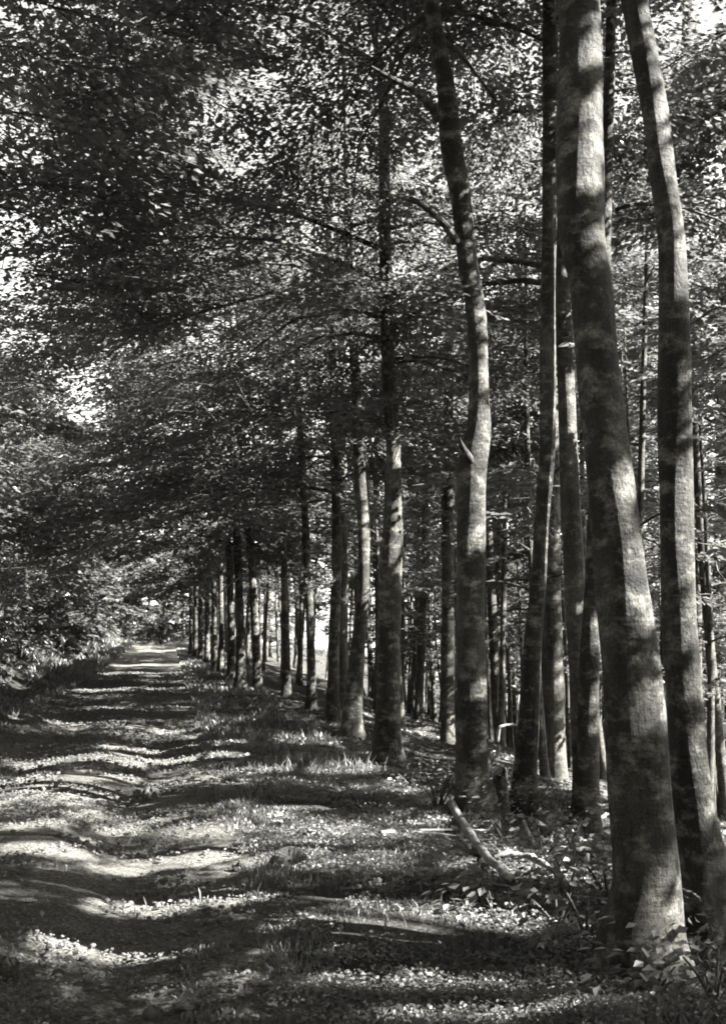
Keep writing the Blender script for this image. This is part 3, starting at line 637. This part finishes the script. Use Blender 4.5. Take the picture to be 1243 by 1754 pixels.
def grass(n, s0, s1, t0, t1, h0, h1, thr=.0, seed=51, lean=.5):
    s, t = scatter(n, s0, s1, t0, t1, 1); c = vnoise(s * 1.4, t * 1.8, seed) * .6 + vnoise(s * 4, t * 4, seed + 1) * .4
    k = c > thr; s, t, c = s[k], t[k], c[k]; g.add(*blades(len(s), s, t, h0 + (h1 - h0) * (c ** 1.5) * rr.uniform(.5, 1.2, len(s)), lean))
grass(70000, 2.2, 18, .5, 3.0, .015, .085, .34)
grass(9000, 2.2, 7, .1, .8, .012, .05, .52, 57)
grass(9000, 16, 70, .6, 2.6, .06, .26, .35)
grass(8000, 4, 40, -4.6, -2.5, .05, .30, .35, 61)
grass(9000, 30, 85, -5.0, -2.4, .15, .55, .2, 63)
grass(1200, 3, 30, -1.3, -.6, .015, .05, .6, 65)
for px, py, n, h in ((550,1312,380,.26),(460,1322,260,.16),(590,1318,200,.16),(430,1262,120,.2),(690,1470,160,.10),(600,1485,120,.10),(780,1500,120,.15),(660,1568,160,.09),(370,1128+20,120,.4),(500,1250,150,.2),(770,1390,100,.2),(392,1528,40,.12),(640,1500,120,.13)):
    q = ground_at(px, py); s0, t0 = to_st(q[0], q[1]); s = s0 + rr.normal(0, .16, n); n = int(n * .6); s, t = s[:n], (t0 + rr.normal(0, .28, n))[:n]; g.add(*blades(n, s, t, .85 * h * rr.uniform(.4, 1.1, n), .35))
tag(link('grass', g.mesh('grass', [M_GRASS], False)), 'short uneven grass along the verge and edges of the gravel road', 'grass', kind='stuff')
def flat_leaves(s, t, L, lift, tilt=.45):
    n = len(s); x, y = to_xy(s, t); z = height(x, y) + lift * rr.uniform(.3, 1.0, n); a = rr.uniform(0, 6.28, n)
    d = unit(np.stack([np.cos(a), np.sin(a), rr.normal(0, .25, n)], 1)); no = unit(np.array([0, 0, 1.]) + rr.normal(0, tilt, (n, 3))); no = unit(no - d * (no * d).sum(1, keepdims=True))
    return leaf_quads(np.stack([x, y, z], 1), d, no, L, L * .62)
g = Geo()
s, t = scatter(30000, 2.2, 30, .9, 7.5, 1); k = vnoise(s * .9, t * .9, 71) + .25 * sst(2.4, 4, t) > .42; s, t = s[k], t[k]
g.add(*flat_leaves(s, t, .018 + .0018 * np.clip(s, 2, 25) + .07 * rr.uniform(0, 1, len(s)) ** 2.5, .02))
s, t = scatter(500, 2.2, 25, -2.9, .9, 1); g.add(*flat_leaves(s, t, .02 + rr.uniform(0, .03, len(s)) + .001 * s, .012))
s, t = scatter(7000, 4, 60, -9, -2.9, 1); g.add(*flat_leaves(s, t, .04 + rr.uniform(0, .04, len(s)) + .002 * s, .02))
tag(link('leaf_litter', g.mesh('leaf_litter', [M_LITTER], False)), 'dry fallen leaves strewn under the trees and over the verge', 'leaf litter', kind='stuff')
g = Geo()
s, t = scatter(90000, 2.0, 13, .45, 3.0, 1); c = vnoise(s * 1.1, t * 1.3, 81) * .6 + vnoise(s * 4.3, t * 4.3, 82) * .4; k = c + .12 * sst(5.0, 3.2, s) + .30 * sst(.0, 1.2, t) > .66; s, t = s[k], t[k]
g.add(*flat_leaves(s, t, .010 + .0009 * s + rr.uniform(0, .014, len(s)), .05, .95))
tag(link('ground_cover', g.mesh('ground_cover', [M_GRASS], False)), 'low small leaved weeds matted over the verge in front', 'weeds', kind='stuff')
# gravel
def stones(g, s, t, r, sink=.3):
    n = len(s); x, y = to_xy(s, t); z = height(x, y); c = np.stack([x, y, z], 1)
    base = np.array([[1, 0, 0], [.5, .8, 0], [-.5, .8, .0], [-1, 0, 0], [-.5, -.8, 0], [.5, -.8, 0]]) ; a = rr.uniform(0, 6.28, n); ca, sa = np.cos(a)[:, None], np.sin(a)[:, None]
    def ring(kx, zz):
        B = base[None] * kx * rr.uniform(.7, 1.2, (n, 6, 1)) * r[:, None, None]; X = B[..., 0] * ca - B[..., 1] * sa; Y = B[..., 0] * sa + B[..., 1] * ca
        return c[:, None, :] + np.stack([X, Y, np.broadcast_to((zz * r)[:, None], X.shape)], -1)
    fl = rr.uniform(.4, .9, n)
    V = np.concatenate([ring(.9, -sink * np.ones(n)), ring(1.0, .25 * fl), ring(.55, .8 * fl)], 1).reshape(-1, 3); k = np.arange(n)[:, None] * 18; Q = []
    for lo in (0, 6):
        for j in range(6): Q.append(k + np.array([[lo + j, lo + (j + 1) % 6, lo + 6 + (j + 1) % 6, lo + 6 + j]]))
    Q.append(k + np.array([[12, 13, 14, 15]])); Q.append(k + np.array([[12, 15, 16, 17]]))
    g.add(V, np.concatenate(Q))
g = Geo(); s, t = scatter(40000, 2.0, 40, ROAD_L, ROAD_R + .1, 1); k = vnoise(s * 2, t * 2, 91) + .4 * vnoise(s * 9, t * 9, 92) > .5; s, t = s[k], t[k]
stones(g, s, t, .004 + .0006 * s + .016 * rr.uniform(0, 1, len(s)) ** 6)
s, t = scatter(1500, 2.0, 14, ROAD_R, 2.4, 1); stones(g, s, t, .006 + .02 * rr.uniform(0, 1, len(s)) ** 3)
tag(link('gravel', g.mesh('gravel', [M_PEBBLE], False)), 'loose gravel over the surface of the road', 'gravel', kind='stuff')

# ------------------------------------------------------------------ stones, fallen branches, stump
def rock(px, py, wpx, hpx, seed, label, deep_=.75, dark=False):
    q = ground_at(px, py); d = depth(q); rx = wpx / 2 / F * d; rz = hpx / F * d; g = Geo(); r_ = rng_of(seed)
    nu, nv = 20, 10; u = np.arange(nu) * 2 * math.pi / nu; v = np.linspace(-.6, math.pi / 2 - .05, nv); U, Vv = np.meshgrid(u, v)
    X, Y, Z = np.cos(U) * np.cos(Vv), np.sin(U) * np.cos(Vv), np.sin(Vv)
    k = 1 + .22 * np.sin(2 * U + seed) * np.cos(Vv) + .14 * np.sin(3 * U + 2 * Vv + seed) + .10 * np.sin(5 * U - 3 * Vv) + r_.normal(0, .05, U.shape) + .12 * (vnoise(U * 2.2 + seed * 7, Vv * 3.1, 66) - .5)
    k = np.clip(k, .6, 1.18)
    P = np.stack([X * k * rx, Y * k * rx * deep_, Z * k * rz], -1) + q; i = np.arange(nv - 1)[:, None] * nu; j = np.arange(nu)[None, :]; j2 = (j + 1) % nu
    g.add(P.reshape(-1, 3), np.stack([i + j, i + j2, i + nu + j2, i + nu + j], -1)); g.add(P[-1][[0, 5, 10, 15]], [[0, 1, 2, 3]])
    return tag(link('rock', g.mesh('rock', [M_BARK if dark else M_STONE], False, q), None, q), label, 'stone', 'stones lying on the road')
rock(497, 1482, 62, 26, 1, 'largest flat topped grey stone on the road edge beside the verge', .6)
rock(260, 1366, 30, 16, 2, 'small pale stone in the middle of the road between the wheel ruts')
rock(411, 1487, 26, 11, 3, 'small stone just left of the largest grey stone')
rock(12, 1668, 50, 24, 4, 'dark weathered stone at the left road edge closest to the viewer', .8, True)
rock(262, 1738, 40, 12, 5, 'pale lumpy stone at the front of the road in a patch of rubble')
rock(320, 1722, 52, 8, 6, 'long low pale stone beside the lumpy stone in front')
rock(235, 1362, 14, 8, 7, 'tiny stone touching the left of the small pale stone')
def stick(label, pl, mat=None, lift=0., name='fallen_branch', group='dead branches lying beside the road', forks=()):
    def line(pl):
        q = []
        for px, py, wpx, *up in pl:
            p = ground_at(px, py + (up[0] if up else 0)); d = depth(p); r = wpx / 2 / F * d
            p = p + np.array([0, 0, r * .7 + lift]);
            if up: p = on_plane(px, py, p[1])
            q.append([*p, r])
        C = catmull(np.array(q), 18); C[:, 2] += rng_of(int(pl[0][0])).normal(0, .006, 18); return C
    C = line(pl); o0 = C[0, :3].copy(); g = Geo(); wob = 1 + .10 * rng_of(3).normal(0, 1, (1, 18, 7)) + .22 * (rng_of(int(pl[0][0]) + 1).uniform(0, 1, (1, 18, 1)) > .82); g.add(*tubes(C[None, :, :3], C[None, :, 3], 7, wob))
    for fk in forks: c2 = line(fk); g.add(*tubes(c2[None, :, :3], c2[None, :, 3], 6))
    return tag(link(name, g.mesh(name, [mat or M_DEAD], True, o0), None, o0), label, 'dead branch', group)
stick('long grey fallen pole lying slantwise from the verge edge down the bank', [(772,1390,13),(790,1422,14),(812,1458,15),(842,1494,14),(880,1528,11)], lift=.05)
stick('bright curved branch lying across the lower end of the long pole', [(845,1490,6),(870,1483,9),(895,1487,10),(922,1500,12),(950,1516,9)], lift=.07, forks=([(870,1483,6),(862,1472,4),(850,1466,3)],))
stick('pale straight branch above the bright curved one, towards the leaning trunk', [(930,1433,9),(955,1438,9),(985,1442,6)], lift=.06)
stick('pale short branch lying level just left of the grey half hidden beech', [(944,1471,8),(975,1469,9),(1010,1467,6)], lift=.05)
stick('dim branch propped upright behind the heap of pale branches', [(896,1408,6,30),(906,1432,8,20),(916,1462,9)], lift=.02)
stick('white curved stub lying in the weeds left of the leaning trunk foot', [(924,1642,11),(933,1626,12),(948,1606,8)], lift=.03)
stick('pale bough lying between two trunks, highest of the branches on the slope', [(1018,1412,5),(1038,1407,8),(1058,1411,6)], lift=.04)
stick('thin twig slanting across the foot of the leaning trunk', [(1122,1545,5,90),(1138,1565,5,70),(1152,1583,4,50)], lift=.0)
stick('thin pale twig sticking out right of the leaning trunk foot', [(1165,1522,4,120),(1182,1528,4,110),(1198,1540,3,90)])
stick('short sticks heaped on the verge left of the brightly lit stem', [(516,1258,5),(535,1252,5),(560,1260,4)], lift=.03, forks=([(530,1246,4),(545,1256,4),(552,1266,3)],))
stick('forked stick leaning on the bank under the lit stem', [(548,1244,4),(565,1252,5),(585,1250,3)], lift=.05)
stick('arched dry stem bent over in the sunlit weeds', [(655,1566,4),(665,1555,4,8),(680,1552,4,12),(690,1558,3)], mat=M_DEAD)
stick('hooked dry stem standing in the shaded weeds beside the road', [(574,1516,4),(578,1500,4,18),(588,1490,4,28),(604,1496,3,20)], mat=M_DEAD)
rs = rng_of(321)
for k in range(16):
    s0, t0 = rs.uniform(4.2, 11), rs.uniform(1.9, 5.2); a = rs.uniform(0, 6.28); Ls = rs.uniform(.35, 1.1); n = 9; u = np.linspace(-.5, .5, n)
    x, y = to_xy(s0, t0); xs = x + np.cos(a) * Ls * u + .06 * np.sin(u * 5 + k); ys = y + np.sin(a) * Ls * u + .05 * np.cos(u * 4 + k); zs = height(xs, ys); zs = np.linspace(zs[0], zs[-1], n) + np.maximum(0, (zs - np.linspace(zs[0], zs[-1], n)).max()) + .02
    P = np.stack([xs, ys, zs], 1); r = rs.uniform(.008, .017) * np.linspace(1, .5, n); g = Geo(); g.add(*tubes(P[None], r[None], 6))
    for f in rs.integers(3, 8, 2):
        b = a + rs.choice([-1, 1]) * rs.uniform(.5, 1.1); v = np.linspace(0, 1, 5)[:, None] * np.array([np.cos(b), np.sin(b), rs.uniform(.1, .6)]) * rs.uniform(.12, .32); g.add(*tubes((P[f] + v)[None], (r[f] * np.linspace(.7, .25, 5))[None], 5))
    tag(link('fallen_branch', g.mesh('fallen_branch', [M_DEAD], True, P[0]), None, P[0]), 'small forked dead branch strewn among the weeds of the right hand bank', 'dead branch', 'small dead branches strewn on the bank')
# pale dead sapling with bare roots
stick('pale crooked dead sapling with bare twisted roots left of the straight streaked beech', [(838,1330,5,40),(842,1305,6,70),(853,1285,7,90),(853,1255,6,120),(862,1242,5,135),(884,1238,4,138),(890,1205,3,160)],
      name='dead_sapling', group='dead saplings', forks=([(842,1305,4,70),(838,1290,3,80),(842,1280,3,95)], [(838,1330,4,40),(848,1338,4,40),(858,1334,3,40)], [(848,1308,3,70),(852,1318,3,60),(846,1325,2,50)]))
# hollow stump
q = ground_at(850, 1392); d = depth(q); root = link('tree_stump', None, None, q); tag(root, 'dark hollow tree stump on the bank between the shouldered trunk and the streaked one', 'stump')
r0 = 40 / 2 / F * d; hh = 62 / F * d; g = Geo(); th = np.linspace(0, 2 * math.pi, 15)[:-1]
prof = [(1.35, -.1), (1.15, .1), (1.0, .45), (.95, .8), (.92, 1.0), (.78, 1.02), (.72, .7), (.6, .3), (.01, .25)]
C = np.array([[q[0], q[1], q[2] + b_ * hh] for a, b_ in prof]); V, Q = [], []
for k, (a, b_) in enumerate(prof):
    rag = 1 + .08 * np.sin(3 * th + k * .3) + .05 * np.sin(7 * th); up = (.16 * np.sin(2 * th + 1) + .12 * np.sin(5 * th)) * hh * (b_ > .6)
    V.append(np.stack([q[0] + np.cos(th) * r0 * a * rag, q[1] + np.sin(th) * r0 * a * rag, q[2] + b_ * hh + up], 1))
n = len(th); i = np.arange(len(prof) - 1)[:, None] * n; j = np.arange(n)[None, :]; j2 = (j + 1) % n
g.add(np.concatenate(V), np.stack([i + j, i + j2, i + n + j2, i + n + j], -1)); part('stump_wood', g, [M_BARK], root)

# ------------------------------------------------------------------ shrubs and undergrowth
def shrub(name, base, rx, hz, seed, label, group, leafL, n, stems=7, mat=None, cat='shrub'):
    r_ = rng_of(seed); base = np.asarray(base, float); root = link(name, None, None, base); tag(root, label, cat, group)
    a = r_.uniform(0, 6.28, stems); u = np.linspace(0, 1, 6); sp_ = rx * r_.uniform(.3, 1, stems); hs = hz * r_.uniform(.6, 1.05, stems)
    LB = base + np.stack([np.cos(a)[:, None] * sp_[:, None] * u ** 1.3, np.sin(a)[:, None] * sp_[:, None] * u ** 1.3, hs[:, None] * (u * 1.25 - .25 * u ** 2) - .05], 2)
    g = Geo(); g.add(*tubes(LB, np.broadcast_to(np.linspace(.012, .004, 6) * (1 + hz * .3), (stems, 6)), 4)); part('stem', g, [M_TWIG], root)
    g = Geo(); crown_geo(g, r_, LB, sp_ + .4 * hz, n, leafL, .35 + .25 * rx, .22 + .12 * rx, 22, False, u0=.15, cull=False, thin=.06, tilt=.45); part('foliage', g, [mat or M_LEAF2, M_TWIG], root, False)
rr = rng_of(15)
sh = [(7.5, -4.3), (8.8, -3.9), (10.2, -4.4), (11.6, -3.8), (13.2, -4.3), (15, -3.9), (16.8, -4.6), (19, -4.0), (21.5, -4.4), (24, -3.8), (27, -4.3), (31, -4.0), (36, -4.3), (42, -4.1), (49, -4.2), (58, -4.0), (66, -4.2)]
sh += [(8.2, -3.5), (9.6, -3.5), (11.0, -3.45), (12.6, -3.5), (14.4, -3.5), (6.6, -3.9)]
for k, (s, t) in enumerate(sh):
    x, y = to_xy(s, t); z = float(height(x, y)); sc = 1.0 + .012 * s
    shrub('shrub', (x, y, z), rr.uniform(.7, 1.1) * sc, rr.uniform(.8, 1.5) * sc, 600 + k, 'leafy shrub in the undergrowth at the foot of the left bank', 'shrubs along the left bank', float(np.clip(.006 * s, .07, .3)), 1500 if s < 20 else 700)
for k in range(22):
    s, t = rr.uniform(9, 60), rr.uniform(-8.5, -5.0); x, y = to_xy(s, t); z = float(height(x, y))
    shrub('shrub', (x, y, z), rr.uniform(.8, 1.4), rr.uniform(1.2, 2.4), 700 + k, 'leafy shrub higher up the wooded left bank', 'shrubs up the left bank', float(np.clip(.006 * s, .08, .3)), 900)
q = ground_at(275, 1104); shrub('shrub', q, 1.7, 2.6, 991, 'dark rounded bush in the middle at the very end of the road', None, .30, 900, 9)
for k, (px, py, rx, hz, n, lab) in enumerate([(1005,1610,.16,.28,60,'broad leaved weed in sun nearest the left of the leaning trunk foot'), (955,1585,.18,.25,70,'sunlit broad leaved weed below the curved branch'), (890,1560,.14,.2,60,'small bright weed under the end of the long pole'),
      (842,1560,.12,.18,50,'slender weed standing left of the pole end in sunlit grass'), (1120,1710,.25,.22,80,'dim broad leaved weed in front of the leaning trunk'), (1190,1660,.25,.25,80,'broad leaved weed right of the leaning trunk foot'),
      (735,1350,.3,.3,120,'leafy weed on the verge edge before the dark shouldered trunk'), (1040,1540,.2,.3,70,'weed behind the left side of the leaning trunk'), (860,1440,.3,.3,120,'tangle of weeds behind the middle of the long pole'), (930,1470,.3,.25,90,'weed among the heap of pale branches'), (970,1545,.2,.3,60,'tall weed just below the bright curved branch end'), (1225,1720,.2,.25,70,'broad leaved weed at the lower right corner')]):
    shrub('woodland_weed', ground_at(px, py), rx, hz, 800 + k, lab, 'broad leaved weeds on the bank', .07, n, 5, M_LEAF2, 'plant')
rw = rng_of(99)
for k in range(34):
    s, t = rw.uniform(3.6, 12), rw.uniform(2.0, 6.5); x, y = to_xy(s, t)
    shrub('woodland_weed', (x, y, float(height(x, y))), rw.uniform(.15, .35), rw.uniform(.15, .4), 900 + k, 'small leafy weed in the tangle of undergrowth on the right bank', 'small weeds tangled on the right bank', rw.uniform(.04, .07), 90, 6, M_LEAF2, 'plant')
print('leaves', NLEAF)
